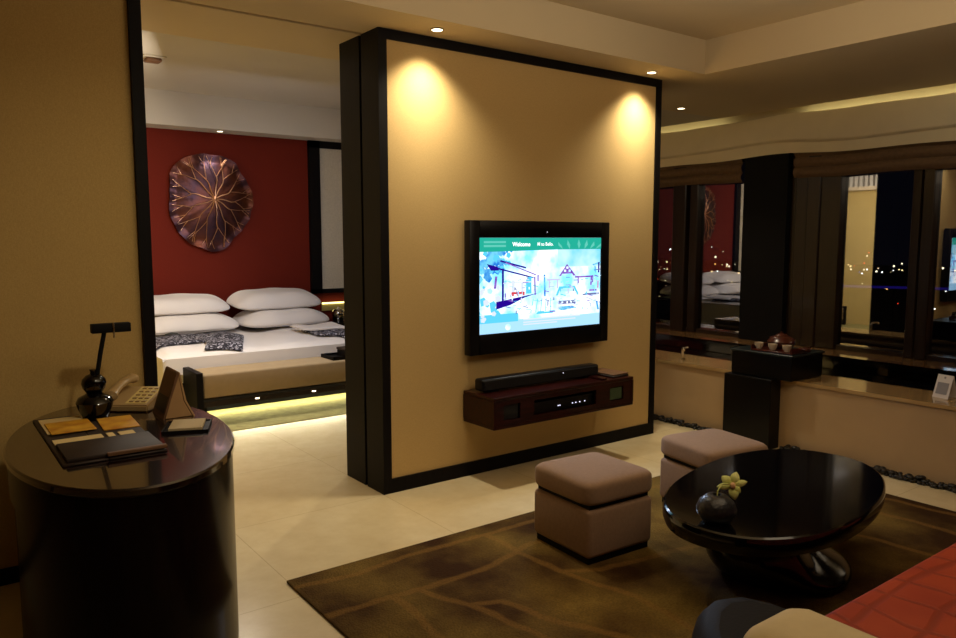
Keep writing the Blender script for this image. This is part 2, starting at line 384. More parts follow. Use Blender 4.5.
def window(name, y0, y1, mull, label):
    w = struct(name, box(4.505, 4.512, y0, y1, .52, 2.28), M['glass'], label, 'window')
    b = bmesh.new()
    add_box(b, 4.47, 4.56, y0, y1, .505, .545); add_box(b, 4.47, 4.56, y0, y1, 2.24, 2.30)
    for k_, (a, c) in enumerate(mull): add_box(b, 4.46-.018*(k_ % 3), 4.56, a, c, .505, 2.30, .008, 1)
    obj('window_frame', b, M['frame_wood'], w, False)
    return w
window('window_1', .66, 4.36, [(.66, .70), (1.23, 1.33), (1.37, 1.54), (2.2, 2.3), (3.0, 3.15), (4.26, 4.36)], 'dark window left of the black pier, reflecting the bedroom')
window('window_2', -6.2, .2, [(.14, .2), (-.29, .14), (-.107, .02), (-.95, -.875), (-1.055, -.965), (-2.0, -1.8), (-3.0, -2.8), (-4.2, -4.0), (-6.2, -6.1)], 'wide dark window right of the black pier, reflecting the television')

# valance and blinds
def val_f(u, v):
    y = 4.35-u*10.6; z0 = 2.258+.012*math.sin(y*2.3+.6)+.009*math.sin(y*5.1); z1 = 2.612+.007*math.sin(y*3.1+1)+.004*math.sin(y*7.3)
    z = z0+(z1-z0)*v
    t = 1/(1+math.exp(-(v-.30-.03*math.sin(y*2.9))/.008))
    x = 4.385-.04*t-.02*math.sin(v*PI)+.008*math.sin(y*4+v*3)+.02*(v > .97)
    return (x, y, z)
tag(obj('valance', surf(val_f, 160, 60, .008), M['valance'], None, True, 60), 'cream linen valance hanging in a soft wave above the windows', 'valance')
def blind(y0, y1, label):
    def f(u, v):
        y = y0+(y1-y0)*u; z = 2.05+.27*v
        return (4.445-.032*abs(math.sin(v*PI*3))-.012*(1-v), y, z+.006*math.sin(y*6))
    tag(obj('roman_blind', surf(f, 30, 36, .008), M['blind'], None, True, 50), label, 'blind', 'rolled-up roman blinds')
blind(.70, 4.3, 'brown roman blind folded up at the window left of the black pier')
blind(-6.1, .15, 'brown roman blind folded up at the window right of the black pier')

# dark pebbles along the low wall: uncountable strip
bm = bmesh.new()
y = 1.9
while y > -4:
    for _ in range(0 if -.86 < y < -.38 else 3):
        r = random.uniform(.014, .027); x = 2.724+random.uniform(0, .05); yy = y+random.uniform(-.02, .02)
        m = Matrix.Translation((x, yy, r*.55+random.choice((0, 0, .016)))) @ Matrix.Rotation(random.uniform(0, 3), 4, 'Z') @ Matrix.Diagonal((1, random.uniform(.6, .95), .6, 1))
        bmesh.ops.create_icosphere(bm, subdivisions=2, radius=r, matrix=m)
    y -= .02
tag(obj('pebbles', bm, M['pebble']), 'strip of dark river pebbles along the foot of the low wall', 'pebbles', kind='stuff')

# ------------------------------------------------------------------ rug
b = bmesh.new(); add_box(b, -.912, 2.36, -4.6, -.745, .001, .014, .006, 2)
tag(obj('rug', b, M['rug']), 'large brown and olive rug with a vein pattern under the coffee table', 'rug')

# ------------------------------------------------------------------ television
def m_screen(name, build):
    return build
tv = thing('wall_mounted_television', 'black flat television showing a turquoise welcome screen, on the gold partition', 'television', (1.172, -.035, 1.193))
b = bmesh.new(); hw, hh = .602, .415; sw, sh = .526, .298; zc = .01
add_box(b, -hw, -sw, -.04, .022, -hh, hh, .006, 2); add_box(b, sw, hw, -.04, .022, -hh, hh, .006, 2)
add_box(b, -sw, sw, -.04, .022, sh+zc, hh, .006, 2); add_box(b, -sw, sw, -.04, .022, -hh, -sh+zc, .006, 2)
obj('bezel', b, M['black_plastic'], tv)
obj('back_cover', box(-hw+.02, hw-.02, -.005, .034, -hh+.02, hh-.02), M['black_plastic'], tv, False)
obj('sensor_light', lathe([(0, 0), (.0022, 0), (.0022, .003), (0, .003)], n=10), M['led'], tv).matrix_local = Matrix.Translation((.02, -.04, hh-.07)) @ Matrix.Rotation(PI/2, 4, 'X')
# the picture: flat coloured shapes, thin layers in front of the panel
PAL = [('white', (252, 254, 255), 1.25, (7, (120, 208, 255))), ('teal', (40, 190, 165), .9, None), ('mint', (110, 225, 205), .9, None), ('text', (255, 255, 255), 1.3, None),
       ('sky', (120, 215, 245), 1.0, (5, (210, 245, 255))), ('blue', (30, 120, 220), .9, (20, (120, 215, 250))), ('indigo', (40, 10, 150), .8, None), ('violet', (120, 70, 190), .8, (30, (170, 130, 220))),
       ('red', (215, 70, 80), .9, None), ('cyan', (90, 200, 245), 1.0, None), ('pale', (165, 215, 250), 1.05, None), ('lilac', (195, 195, 240), 1.0, None), ('grey', (120, 130, 180), .8, None), ('faint', (205, 215, 235), 1.1, None)]
mats = [emit('screen '+n, c, s*{'white': 1.35, 'sky': 1.2, 'pale': 1.2, 'faint': 1.2, 'teal': 1.0, 'mint': .95}.get(n, 1.25), True, nz) for n, c, s, nz in PAL]; IX = {p[0]: i for i, p in enumerate(PAL)}
b = bmesh.new(); layer = [0]
def shape(col, pts):
    layer[0] += 1; yy = -.0335-.000012*layer[0]
    # screen coordinates: u 0..1 left to right, v 0..1 bottom to top
    f = b.faces.new([b.verts.new((-.006-sw+2*sw*u, yy, -sh+zc+2*sh*v)) for u, v in pts]); f.material_index = IX[col]
def rect(col, u0, u1, v0, v1): shape(col, [(u0, v0), (u1, v0), (u1, v1), (u0, v1)])
def bar(col, a, c, w):
    d = Vector((c[0]-a[0], c[1]-a[1])); n = Vector((-d.y, d.x)).normalized()*w
    shape(col, [(a[0]-n.x, a[1]-n.y), (c[0]-n.x, c[1]-n.y), (c[0]+n.x, c[1]+n.y), (a[0]+n.x, a[1]+n.y)])
rect('white', 0, 1, 0, 1)
rect('sky', .62, 1, .68, .9); rect('pale', .0, 1, .0, .13); rect('cyan', 0, .3, .11, .2)
for _ in range(70):
    u, v = random.uniform(0, .27)*random.uniform(.6, 1), random.uniform(.55, .88); s = random.uniform(.012, .04)
    if u+(.88-v)*.9 > .36: continue
    shape(random.choice(('blue', 'blue', 'cyan', 'blue')), [(u+s*math.cos(a)*.8, v+s*1.3*math.sin(a)) for a in (0, 1.1, 2.2, 3.5, 4.9)])
for _ in range(26):
    u, v = random.uniform(0, .15), random.uniform(.12, .5); s = random.uniform(.01, .03)
    shape(random.choice(('cyan', 'sky', 'faint')), [(u+s*math.cos(a), v+s*1.5*math.sin(a)) for a in (0, 1.3, 2.6, 3.9, 5.2)])
bar('indigo', (.07, .71), (.42, .57), .008); bar('indigo', (.16, .76), (.36, .68), .009); bar('violet', (.2, .74), (.44, .6), .006)
shape('indigo', [(.06, .73), (.14, .7), (.15, .66), (.09, .66)])
bar('indigo', (.18, .68), (.18, .33), .008); bar('violet', (.43, .58), (.435, .38), .006); bar('blue', (.51, .6), (.515, .36), .007); bar('violet', (.13, .6), (.12, .47), .009)
bar('faint', (.26, .55), (.26, .42), .012); bar('faint', (.33, .54), (.33, .42), .01); rect('cyan', .36, .405, .4, .58); rect('faint', .22, .4, .52, .535)
shape('indigo', [(.13, .25), (.13, .33), (.47, .405), (.35, .36), (.24, .29)])
rect('red', .245, .35, .40, .425); rect('red', .25, .265, .38, .4); rect('red', .29, .3, .38, .4); rect('red', .335, .35, .385, .4)
shape('violet', [(.63, .575), (.70, .71), (.78, .575), (.755, .575), (.745, .6), (.66, .6), (.65, .575)])
for q in ((.675, .62), (.715, .62), (.695, .655)): rect('white', q[0], q[0]+.017, q[1], q[1]+.025)
rect('violet', .77, .93, .55, .57); rect('lilac', .53, .64, .53, .55); bar('violet', (.80, .56), (.80, .47), .006); bar('violet', (.92, .57), (.915, .46), .008); bar('lilac', (.55, .54), (.55, .45), .006); bar('lilac', (.62, .54), (.62, .44), .006)
bar('blue', (.93, .69), (1, .72), .008); bar('indigo', (.985, .72), (.985, .6), .007); bar('grey', (.94, .63), (1, .64), .006); bar('blue', (.95, .68), (.955, .6), .005)
shape('cyan', [(.605, .36), (.635, .46), (.77, .46), (.81, .36), (.79, .36), (.76, .44), (.645, .44), (.625, .36)])
shape('sky', [(.64, .40), (.65, .435), (.76, .435), (.775, .4)]); rect('grey', .63, .78, .26, .3); rect('white', .66, .67, .27, .29); rect('white', .70, .71, .265, .29); rect('white', .735, .745, .27, .29); shape('blue', [(.62, .21), (.64, .235), (.75, .24), (.77, .22), (.74, .2), (.66, .19)])
for i in range(5): bar('cyan', (.42+.035*i, .34), (.40+.04*i, .19), .003)
shape('cyan', [(.44, .17), (.58, .17), (.6, .2), (.46, .2)]); rect('sky', .9, .95, .4, .46); rect('red', .975, .985, .42, .5); rect('grey', .84, .99, .345, .37); bar('lilac', (.86, .33), (1, .25), .006); bar('blue', (.97, .27), (.985, .17), .008); rect('violet', .90, .97, .39, .41)
for v, u1 in ((.115, .82), (.085, .78), (.06, .62)): rect('faint', .34, u1, v, v+.014)
shape('white', [(.22+.022*math.cos(a*PI/4), .055+.035*math.sin(a*PI/4)) for a in range(8)])
shape('white', [(.035+.03*math.cos(a*PI/4), .25+.05*math.sin(a*PI/4)) for a in range(8)])
for _ in range(170):
    u, v = random.uniform(.17, .98), random.uniform(.17, .58); L = random.uniform(.01, .05); a = random.choice((0, 0, PI/2, PI/2, .3, -.3))
    bar(random.choice(('faint', 'lilac', 'cyan', 'sky', 'grey', 'white', 'white', 'violet')), (u, v), (u+L*math.cos(a), v+L*1.4*math.sin(a)), random.uniform(.002, .006))
rect('teal', 0, 1, .872, 1); shape('teal', [(.0, .872), (.0, .855), (.3, .862), (.62, .872)])
for du, ang in ((.66, 2.3), (.72, 1.9), (.80, 1.6), (.85, 1.2), (.90, .9), (.95, .6)):
    c, s = math.cos(ang), math.sin(ang); L = .11
    shape('mint', [(du, .875), (du+.35*L*c-.012, .875+.5*L*s), (du+.55*L*c, .875+min(L*s, .118)), (du+.35*L*c+.016, .875+.45*L*s)])
for v in (.945, .905): rect('mint', .035, .2, v, v+.022)
obj('screen', b, mats, tv, False)
def text(body, size, x, z, mat, parent, name, y=-.016, bold=0):
    cu = bpy.data.curves.new(name, 'FONT'); cu.body = body; cu.size = size; cu.offset = bold; cu.fill_mode = 'FRONT'
    t = bpy.data.objects.new(name, cu); C.objects.link(t); bpy.context.view_layer.update()
    me = bpy.data.meshes.new_from_object(t.evaluated_get(bpy.context.evaluated_depsgraph_get()))
    bpy.data.objects.remove(t); me.materials.clear(); me.materials.append(mat)
    o = bpy.data.objects.new(name, me); C.objects.link(o); o.parent = parent
    o.matrix_local = Matrix.Translation((x, y, z)) @ Matrix.Rotation(PI/2, 4, 'X'); return o
text('Welcome', .037, -sw+2*sw*.243, -sh+zc+2*sh*.912, mats[3], tv, 'screen_text', y=-.0395, bold=.0008)
text('M to Bello.', .031, -sw+2*sw*.44, -sh+zc+2*sh*.916, mats[3], tv, 'screen_text', y=-.0395, bold=.0003)

# ------------------------------------------------------------------ wall shelf with soundbar and folder
sx0, sx1, sy, sz0, sz1 = .572, 1.785, -.312, .36, .556
ms = thing('media_shelf', 'dark red rosewood box shelf mounted on the partition under the television', 'shelf', ((sx0+sx1)/2, -.15, sz0))
ox, oz = (sx0+sx1)/2, sz0
def loc(b): bmesh.ops.translate(b, verts=b.verts, vec=(-ox, .15, -oz)); return b
b = bmesh.new(); add_box(b, sx0, sx1, sy, 0, sz1-.022, sz1, .003, 1); add_box(b, sx0, sx1, sy, 0, sz0, sz0+.022, .003, 1)
add_box(b, sx0, sx0+.02, sy, 0, sz0+.022, sz1-.022); add_box(b, sx1-.02, sx1, sy, 0, sz0+.022, sz1-.022); add_box(b, sx0+.02, sx1-.02, -.02, 0, sz0+.022, sz1-.022)
obj('shelf_case', loc(b), M['rosewood'], ms, False)
b = bmesh.new()
W0 = [(.592, .65), (.78, .89), (1.43, 1.56), (1.69, 1.765)]
for a, c in W0: add_box(b, a, c, sy+.004, sy+.02, sz0+.022, sz1-.022)
for a, c in ((.65, .78), (.89, 1.43), (1.56, 1.69)):
    add_box(b, a, c, sy+.004, sy+.02, sz1-.052, sz1-.022); add_box(b, a, c, sy+.004, sy+.02, sz0+.022, sz0+.05)
obj('front_panel', loc(b), M['rosewood'], ms, False)
mp = obj('media_player', loc(box(.90, 1.42, sy+.03, -.06, sz0+.024, sz0+.12)), M['black_plastic'], ms, False)
b = bmesh.new()
for x in (1.11, 1.125, 1.235, 1.265, 1.30, 1.345):
    obj('indicator_light', loc(box(x, x+.006, sy+.026, sy+.032, sz0+.075, sz0+.081)), M['led'], mp, False)
obj('display', loc(box(1.565, 1.685, sy+.015, sy+.03, sz0+.055, sz0+.135)), M['glass_green'], ms, False)
obj('speaker_grille', loc(box(.655, .775, sy+.022, sy+.03, sz0+.05, sz1-.05)), M['speaker_cloth'], ms, False)
sb = thing('soundbar', 'long black soundbar on the rosewood shelf below the television', 'soundbar', (1.10, -.12, sz1))
obj('soundbar_body', box(-.50, .50, -.045, .045, .008, .085, .016, 3), M['black_plastic'], sb)
obj('soundbar_grille', box(-.485, .485, -.049, -.043, .016, .077, .003, 1), M['speaker_cloth'], sb)
for x in (-.4, .4): obj('foot', box(x-.03, x+.03, -.035, .035, 0, .01), M['black_matte'], sb, False)
b = bmesh.new(); add_lathe(b, [(0, 0), (.0025, 0), (.0025, .003), (0, .003)], n=10)
o = obj('power_light', b, M['led'], sb); o.matrix_local = Matrix.Translation((.16, -.049, .06)) @ Matrix.Rotation(PI/2, 4, 'X')
mf = thing('menu_folder', 'dark brown folder lying on the right end of the rosewood shelf', 'folder', (1.705, -.14, sz1), .05)
obj('cover', box(-.085, .075, -.13, .12, 0, .012, .003, 1), M['leather_dark'], mf)
obj('top_cover', box(-.08, .08, -.125, .115, .013, .022, .003, 1), M['leather_tan'], mf)
tag(obj('remote_control', box(1.50, 1.55, -.29, -.13, sz1, sz1+.014, .005, 2), M['rosewood']), 'slim dark remote on the rosewood shelf in front of the folder', 'remote')

# ------------------------------------------------------------------ ottomans
def ottoman(loc, rot, label):
    t = thing('ottoman', label, 'ottoman', loc, rot, 'taupe cube ottomans on the rug')
    obj('plinth', box(-.19, .19, -.19, .19, 0, .03), M['black_matte'], t, False)
    obj('body', box(-.206, .206, -.206, .206, .028, .258, .024, 4), M['ottoman'], t)
    obj('neck', box(-.187, .187, -.187, .187, .25, .275), M['black_matte'], t, False)
    def f(u, v):
        # closed puffed cushion: angle u, height profile v
        a = 2*PI*u; c, s = math.cos(a), math.sin(a); n = 9.0
        rr = (abs(c)**n+abs(s)**n)**(-1/n)
        th = -PI/2+PI*v
        pr = abs(math.cos(th))**.22; hz = math.copysign(abs(math.sin(th))**.36, math.sin(th))
        z = .327+hz*.056+(.016*(1-pr**2)**.8 if hz > 0 else 0)
        return (.215*rr*c*pr, .215*rr*s*pr, z)
    b = surf(f, 72, 28); bmesh.ops.remove_doubles(b, verts=b.verts, dist=.0006)
    obj('cushion', b, M['ottoman'], t, True, 80)
    return t
o1 = ottoman((.455, -1.245, .014), math.radians(-3), 'taupe cube ottoman nearest the television, left of the coffee table')
dup(o1, (1.345, -1.29, .014), math.radians(-10), 'taupe cube ottoman behind the coffee table, by the low wall')

# ------------------------------------------------------------------ coffee table, vase, orchid
ct = thing('coffee_table', 'black lacquered oval coffee table on a flared pedestal', 'table', (.905, -1.95, .014), math.radians(11.5))
def oval(t, a, c, n=2.25):
    x, y = math.cos(t), math.sin(t); r = (abs(x)**n+abs(y)**n)**(-1/n); return (a*x*r, c*y*r)
b = bmesh.new(); rings = []
for s, z in ((.93, .305), (.985, .312), (1.0, .335), (1.0, .366), (.994, .381), (.98, .386)):
    rings.append([b.verts.new((*oval(2*PI*i/96, .705*s, .392*s), z)) for i in range(96)])
for A, B in zip(rings, rings[1:]):
    for i in range(96): b.faces.new((A[i], A[(i+1) % 96], B[(i+1) % 96], B[i]))
b.faces.new(rings[0]); b.faces.new(rings[-1])
obj('tabletop', b, M['black_lacquer'], ct)
BUL = [(.0, .24), (.02, .29), (.06, .335), (.11, .355), (.16, .35), (.21, .32), (.25, .275), (.28, .235), (.306, .21)]
TRU = [(.0, .35), (.02, .375), (.045, .365), (.07, .315), (.10, .25), (.14, .19), (.19, .15), (.25, .15), (.306, .21)]
b = bmesh.new(); rg = []
for k_ in range(9):
    ring = []
    for i in range(96):
        a = 2*PI*i/96; t = math.cos(a-math.radians(150)); t = min(1, max(0, (t+.35)/1.1)); t = t*t*(3-2*t)
        r = TRU[k_][1]*(1-t)+BUL[k_][1]*t; z = TRU[k_][0]*(1-t)+BUL[k_][0]*t
        ring.append(b.verts.new((r*math.cos(a), .84*r*math.sin(a), z)))
    rg.append(ring)
for A, B in zip(rg, rg[1:]):
    for i in range(96): b.faces.new((A[i], A[(i+1) % 96], B[(i+1) % 96], B[i]))
b.faces.new(rg[0]); b.faces.new(rg[-1])
subsurf(obj('pedestal', b, M['pedestal'], ct, True, 80), 1)
vs = thing('bud_vase', 'small round charcoal textured vase on the coffee table', 'vase', (.32, -2.05, .4008))
b = lathe([(0, 0), (.032, .0), (.058, .010), (.075, .036), (.077, .054), (.066, .082), (.040, .104), (.022, .110), (.016, .108), (.014, .07), (0, .065)], n=48)
obj('vase_body', b, M['vase'], vs)
orc = thing('orchid', 'single yellow green orchid bloom standing in the round charcoal vase', 'flower', (.32, -2.05, .472))
obj('stem', tube([(0, 0, 0), (.004, 0, .05), (.03, 0, .072), (.07, 0, .064), (.10, 0, .052)], .003, 6), M['petal'], orc)
cam_dir = Vector((-.78, -.6, .45)).normalized()
up = Vector((0, 0, 1)); rt = up.cross(cam_dir).normalized(); upv = cam_dir.cross(rt)
cen = Vector((.10, 0, .052))
for ang, L, wd in ((75, .058, .019), (20, .06, .014), (140, .054, .019), (190, .062, .014), (280, .056, .019), (320, .04, .015)):
    a = math.radians(ang); d = rt*math.cos(a)+upv*math.sin(a); side = -rt*math.sin(a)+upv*math.cos(a)
    def f(u, v, d=d, side=side, L=L, wd=wd):
        w = wd*math.sin(PI*min(1, .08+.92*u))**.7*(1 if u < .98 else .2)
        p = cen+d*(L*u)+side*(w*(v*2-1))+cam_dir*(.012*math.sin(PI*u)-.006*(v*2-1)**2)
        return (p.x, p.y, p.z)
    obj('petal', surf(f, 10, 6, .0012), M['petal'], orc)
b = bmesh.new(); bmesh.ops.create_uvsphere(b, u_segments=16, v_segments=10, radius=.011, matrix=Matrix.Translation(cen+cam_dir*.012-upv*.003) @ Matrix.Diagonal((1, 1, 1.3, 1)))
obj('lip', b, M['orchid_lip'], orc)

# ------------------------------------------------------------------ sofa
so = thing('sofa', 'sofa with rust red quilted seat and black arm with cream pad, nearest the camera', 'sofa', (.6, -3.2, .014))
ox2, oy2 = -.6, 3.2
def sl(b): bmesh.ops.translate(b, verts=b.verts, vec=(ox2, oy2, -.014)); return b
obj('base', sl(box(-.265, 1.9, -3.75, -2.78, .06, .26, .02, 2)), M['sofa_black'], so)
def seatf(u, v):
    x = -.265+2.11*u; y = -3.56+.85*v
    ed = min(1, min(v/.03, (1-v)/.06, u/.02, (1-u)/.02)); ed = max(0, ed)
    z = .27+(.178)*(1-(1-ed)**3)**.5+.004*math.sin(x*9)*math.sin(y*8)
    return (x, y, z)
b = surf(seatf, 80, 60); obj('seat_cushion', sl(b), M['red_seat'], so, True, 60)
ARM = [(-.27, -3.74), (-.268, -2.75), (-.28, -2.63), (-.315, -2.555), (-.375, -2.53), (-.45, -2.545), (-.54, -2.60), (-.63, -2.685), (-.70, -2.79), (-.74, -2.92), (-.755, -3.1), (-.755, -3.74)]
b = bmesh.new(); rg = []
for k_, z in ((.985, .03), (1.03, .06), (1.03, .35), (1.02, .41), (.995, .455), (.96, .484), (.91, .502), (.85, .508)):
    rg.append([b.verts.new((-.5+(x+.5)*k_, -3.1+(y_+3.1)*k_, z)) for x, y_ in ARM])
for A, B in zip(rg, rg[1:]):
    for i in range(len(ARM)): b.faces.new((A[i], A[(i+1) % len(ARM)], B[(i+1) % len(ARM)], B[i]))
b.faces.new(rg[0]); b.faces.new(rg[-1])
obj('arm', sl(b), M['sofa_black'], so, True, 60)
obj('arm_pad', sl(box(-.585, -.30, -3.72, -2.735, .38, .56, .075, 8)), M['cream_cloth'], so)
obj('arm', sl(box(1.86, 2.3, -3.75, -2.575, .03, .5, .075, 6)), M['sofa_black'], so)
obj('backrest', sl(box(-.25, 1.86, -3.80, -3.58, .1, .8, .06, 5)), M['sofa_black'], so)
for x in (-.6, 2.2):
    for yv in (-3.65, -2.7): obj('leg', sl(box(x-.03, x+.03, yv-.03, yv+.03, .014, .05)), M['black_matte'], so, False)

# ------------------------------------------------------------------ desk and what stands on it
DX, DY, DZ = -1.531, -.70, .75
dk = thing('desk', 'round-fronted dark glossy desk against the brown gold wall', 'desk', (DX, DY, 0))
def plate(r, z0, z1, cutfn=None, bev=.008, inset=0):
    b = bmesh.new(); rings = []
    for s, z in ((r-bev, z0), (r, z0+bev), (r, z1-bev), (r-bev, z1)):
        ring = []
        for i in range(120):
            a = 2*PI*i/120; x, y = (.386-(r-s)-inset)*math.cos(a), (.706-(r-s)-inset)*math.sin(a)
            th = math.radians(-5.6); x, y = x*math.cos(th)-y*math.sin(th), x*math.sin(th)+y*math.cos(th)
            y = min(y, -DY-.036)
            if cutfn: x, y = cutfn(x, y)
            ring.append(b.verts.new((x, y, z)))
        rings.append(ring)
    for A, B in zip(rings, rings[1:]):
        for i in range(120): b.faces.new((A[i], A[(i+1) % 120], B[(i+1) % 120], B[i]))
    b.faces.new(rings[0]); b.faces.new(rings[-1]); return b
obj('desktop', plate(.555, DZ-.028, DZ, None, .006), M['desk_wood'], dk)
obj('apron', plate(.54, DZ-.15, DZ-.028, None, .0002, .008), M['drum_wood'], dk)
lat = Vector((-.80, .60))    # direction to the viewer's left
def clip(x, y):
    d = x*lat.x+y*lat.y
    if d > .2: x -= lat.x*(d-.2); y -= lat.y*(d-.2)
    return x, y
obj('drum', plate(.54, 0, DZ-.15, clip, .0002, .008), M['drum_wood'], dk)

# folder with brochures, slips and pen
fo = thing('writing_folder', 'dark leather writing folder lying open on the desk', 'folder', (-1.615, -.62, DZ), 0)
obj('folder_board', box(-.165, -.025, -.415, .36, 0, .008, .003, 1), M['leather_dark'], fo)
obj('folder_board', box(-.0245, .165, -.415, .195, 0, .008, .003, 1), M['leather_dark'], fo)
obj('folder_pocket', box(-.15, .16, -.40, -.16, .008, .022, .004, 2), M['leather_dark'], fo)
obj('folder_edge', box(-.03, .165, -.417, -.398, .012, .026, .003, 1), M['leather_tan'], fo)
def brochure(x0, x1, y0, y1, z, m, name, label, cat, g=None, rot=0):
    cx_, cy_ = (x0+x1)/2, (y0+y1)/2
    b = box(x0-cx_, x1-cx_, y0-cy_, y1-cy_, 0, .004, .001, 1)
    o = obj(name, b, m); o.location = (cx_, cy_, z); o.rotation_euler = (0, 0, rot); tag(o, label, cat, g); return o
T = DZ+.0085
brochure(-1.765, -1.615, -.57, -.30, T, M['paper'], 'brochure', 'cream brochure at the left of the open leather folder', 'brochure', 'brochures in the leather folder')
brochure(-1.755, -1.60, -.60, -.40, T+.0045, M['paper_yellow'], 'brochure', 'yellow brochure overlapping the cream one in the leather folder', 'brochure', 'brochures in the leather folder')
brochure(-1.575, -1.445, -.63, -.41, T, M['paper_yellow'], 'brochure', 'yellow brochure at the right of the leather folder, beside the lamp', 'brochure', 'brochures in the leather folder', -.05)
brochure(-1.765, -1.60, -.755, -.68, T, M['paper'], 'paper_slip', 'long cream paper slip below the brochures in the leather folder', 'paper slip', 'paper slips in the folder')
brochure(-1.585, -1.56, -.755, -.68, T, M['paper'], 'paper_slip', 'narrowest cream paper slip in the folder, between two others', 'paper slip', 'paper slips in the folder')
brochure(-1.545, -1.49, -.76, -.685, T, M['paper'], 'paper_slip', 'short cream paper slip at the right end of the folder row', 'paper slip', 'paper slips in the folder')

# lamp
dl = thing('desk_lamp', 'black desk lamp with a gourd base, thin arm and flat head, unlit', 'lamp', (-1.56, -.345, DZ))
obj('lamp_base', lathe([(0, 0), (.046, 0), (.05, .012), (.066, .05), (.072, .072), (.062, .092), (.038, .104), (.03, .11), (.036, .12), (.044, .132), (.048, .15), (.044, .168), (.03, .183), (.014, .19), (.012, .2), (.016, .208), (0, .212)], n=40), M['black_lacquer'], dl)
obj('arm', tube([(.012, 0, .17), (.03, 0, .27), (.052, 0, .372)], .009, 10), M['black_matte'], dl)
hd = obj('lamp_head', box(.0, .15, -.022, .022, .358, .396, .003, 2), M['black_matte'], dl)
sw_ = obj('switch', box(.078, .085, -.030, -.018, .335, .402, .003, 1), M['chrome'], hd)

# telephone
tp = thing('telephone', 'beige desk telephone behind the leather card stand', 'telephone', (-1.375, -.215, DZ), math.radians(-38))
def wedge(x0, x1, y0, y1, z0a, z0b):
    b = bmesh.new(); add_prism(b, [(y0, 0), (y1, 0), (y1, z0b), (y0, z0a)], 0, x0, x1)
    bmesh.ops.bevel(b, geom=b.edges[:], offset=.006, segments=2, affect='EDGES'); return b
obj('phone_body', wedge(-.10, .10, -.10, .11, .03, .075), M['phone'], tp)
kp = obj('keypad', wedge(-.015, .09, -.085, .095, .034, .077), M['phone_key'], tp)
b = bmesh.new()
for i in range(3):
    for j in range(5):
        x = .005+i*.027; yv = -.07+j*.033; z = .034+(yv+.085)/.18*.043
        add_box(b, x, x+.018, yv, yv+.02, z-.002, z+.005)
obj('phone_keys', b, M['phone'], kp, False)
def hs(u, v):
    a = 2*PI*v; y = -.105+.22*u; r = .02+.012*(abs(u-.5)*2)**4; z = .065+.045*u+.018*math.sin(PI*u)
    e = 1 if .02 < u < .98 else .3
    return (-.062+r*1.15*e*math.cos(a), y, z+r*.8*e*math.sin(a))
b = surf(hs, 24, 14); bmesh.ops.remove_doubles(b, verts=b.verts, dist=.0005); obj('handset', b, M['phone'], tp)

# leather card stand (A-frame)
cs = thing('card_stand', 'brown leather A-frame card stand on the desk beside the telephone', 'card stand', (-1.272, -.45, DZ), math.radians(0))
b = bmesh.new(); add_prism(b, [(-.068, 0), (-.062, 0), (.004, .186), (.0, .195), (-.006, .19)], 1, -.088, .088)
obj('front_flap', b, M['leather_tan'], cs, False)
b = bmesh.new(); add_prism(b, [(.054, 0), (.061, 0), (.028, .07), (.006, .192), (.0, .19), (.020, .07)], 1, -.088, .088)
obj('back_flap', b, pbr('tan suede lining', (186, 146, 98), .9, var=.15), cs, False)
for ya in (-.086, .082):
    obj('side_gusset', prism([(-.058, .002), (0, .182), (.017, .07), (.05, .002)], 1, ya, ya+.004), pbr('tan suede side', (178, 138, 92), .9, var=.15), cs, False)
o = obj('card', box(-.0012, .0012, -.07, .07, .025, .165), M['leather_dark'], cs, False); o.location = (-.0695, 0, 0); o.rotation_euler = (0, math.atan(.068/.19), 0)

# memo tray with pad
mt = thing('memo_tray', 'small dark tray on the desk holding a notepad', 'tray', (-1.298, -.735, DZ), math.radians(-22))
b = bmesh.new(); add_box(b, -.085, .085, -.09, .09, 0, .006)
for a in ((-.085, -.079, -.09, .09), (.079, .085, -.09, .09), (-.085, .085, -.09, -.084), (-.085, .085, .084, .09)): add_box(b, a[0], a[1], a[2], a[3], .006, .011)
obj('tray_body', b, M['black_wood'], mt, False)
npad = thing('notepad', 'cream notepad in the small dark tray on the desk', 'notepad', (-1.298, -.735, DZ+.0065), math.radians(-22))
obj('pages', box(-.062, .062, -.078, .078, 0, .012, .001, 1), pbr('recycled paper', (186, 166, 128), .85, var=.04), npad, False)

# ------------------------------------------------------------------ bedroom
bx = .47
bd = thing('bed', 'large bed with white linen against the red wall', 'bed', (bx, 3.5, 0))
def bl(b): bmesh.ops.translate(b, verts=b.verts, vec=(-bx, -3.5, 0)); return b
obj('bed_base', bl(box(-.5, 1.44, 2.66, 4.39, .15, .30)), M['black_wood'], bd, False)
obj('mattress', bl(box(-.53, 1.47, 2.62, 4.39, .30, .50, .04, 4)), M['linen'], bd)
def bedz(x, y):
    s_ = (x-.47)/1.03; z = .545+.012*math.sin(x*5+y*2)*math.sin(y*3.3+1)+.008*math.sin(x*11-y*4)
    edge = min((1-abs(s_))/.1, (y-2.60)/1.72*.92/.11)
    return z-(.075*(1-max(0, edge))**2 if edge < 1 else 0)
def duv(u, v):
    # u across, v from foot to head; sides and foot drape down
    s = u*2-1; x = .47+1.03*max(-1, min(1, s*1.12)); ov = max(0, abs(s)*1.12-1)/.12
    y = 2.60+1.72*max(0, (v-.08)/.92); fo_ = max(0, (.08-v)/.08)
    z = .545-.34*ov-.16*fo_
    if ov == 0 and fo_ == 0:
        z = bedz(x, y)
    x += (.015*ov)*(1 if s > 0 else -1); y -= .02*fo_
    return (x, y, z)
obj('duvet', bl(surf(duv, 60, 60, .01)), M['linen'], bd, True, 70)
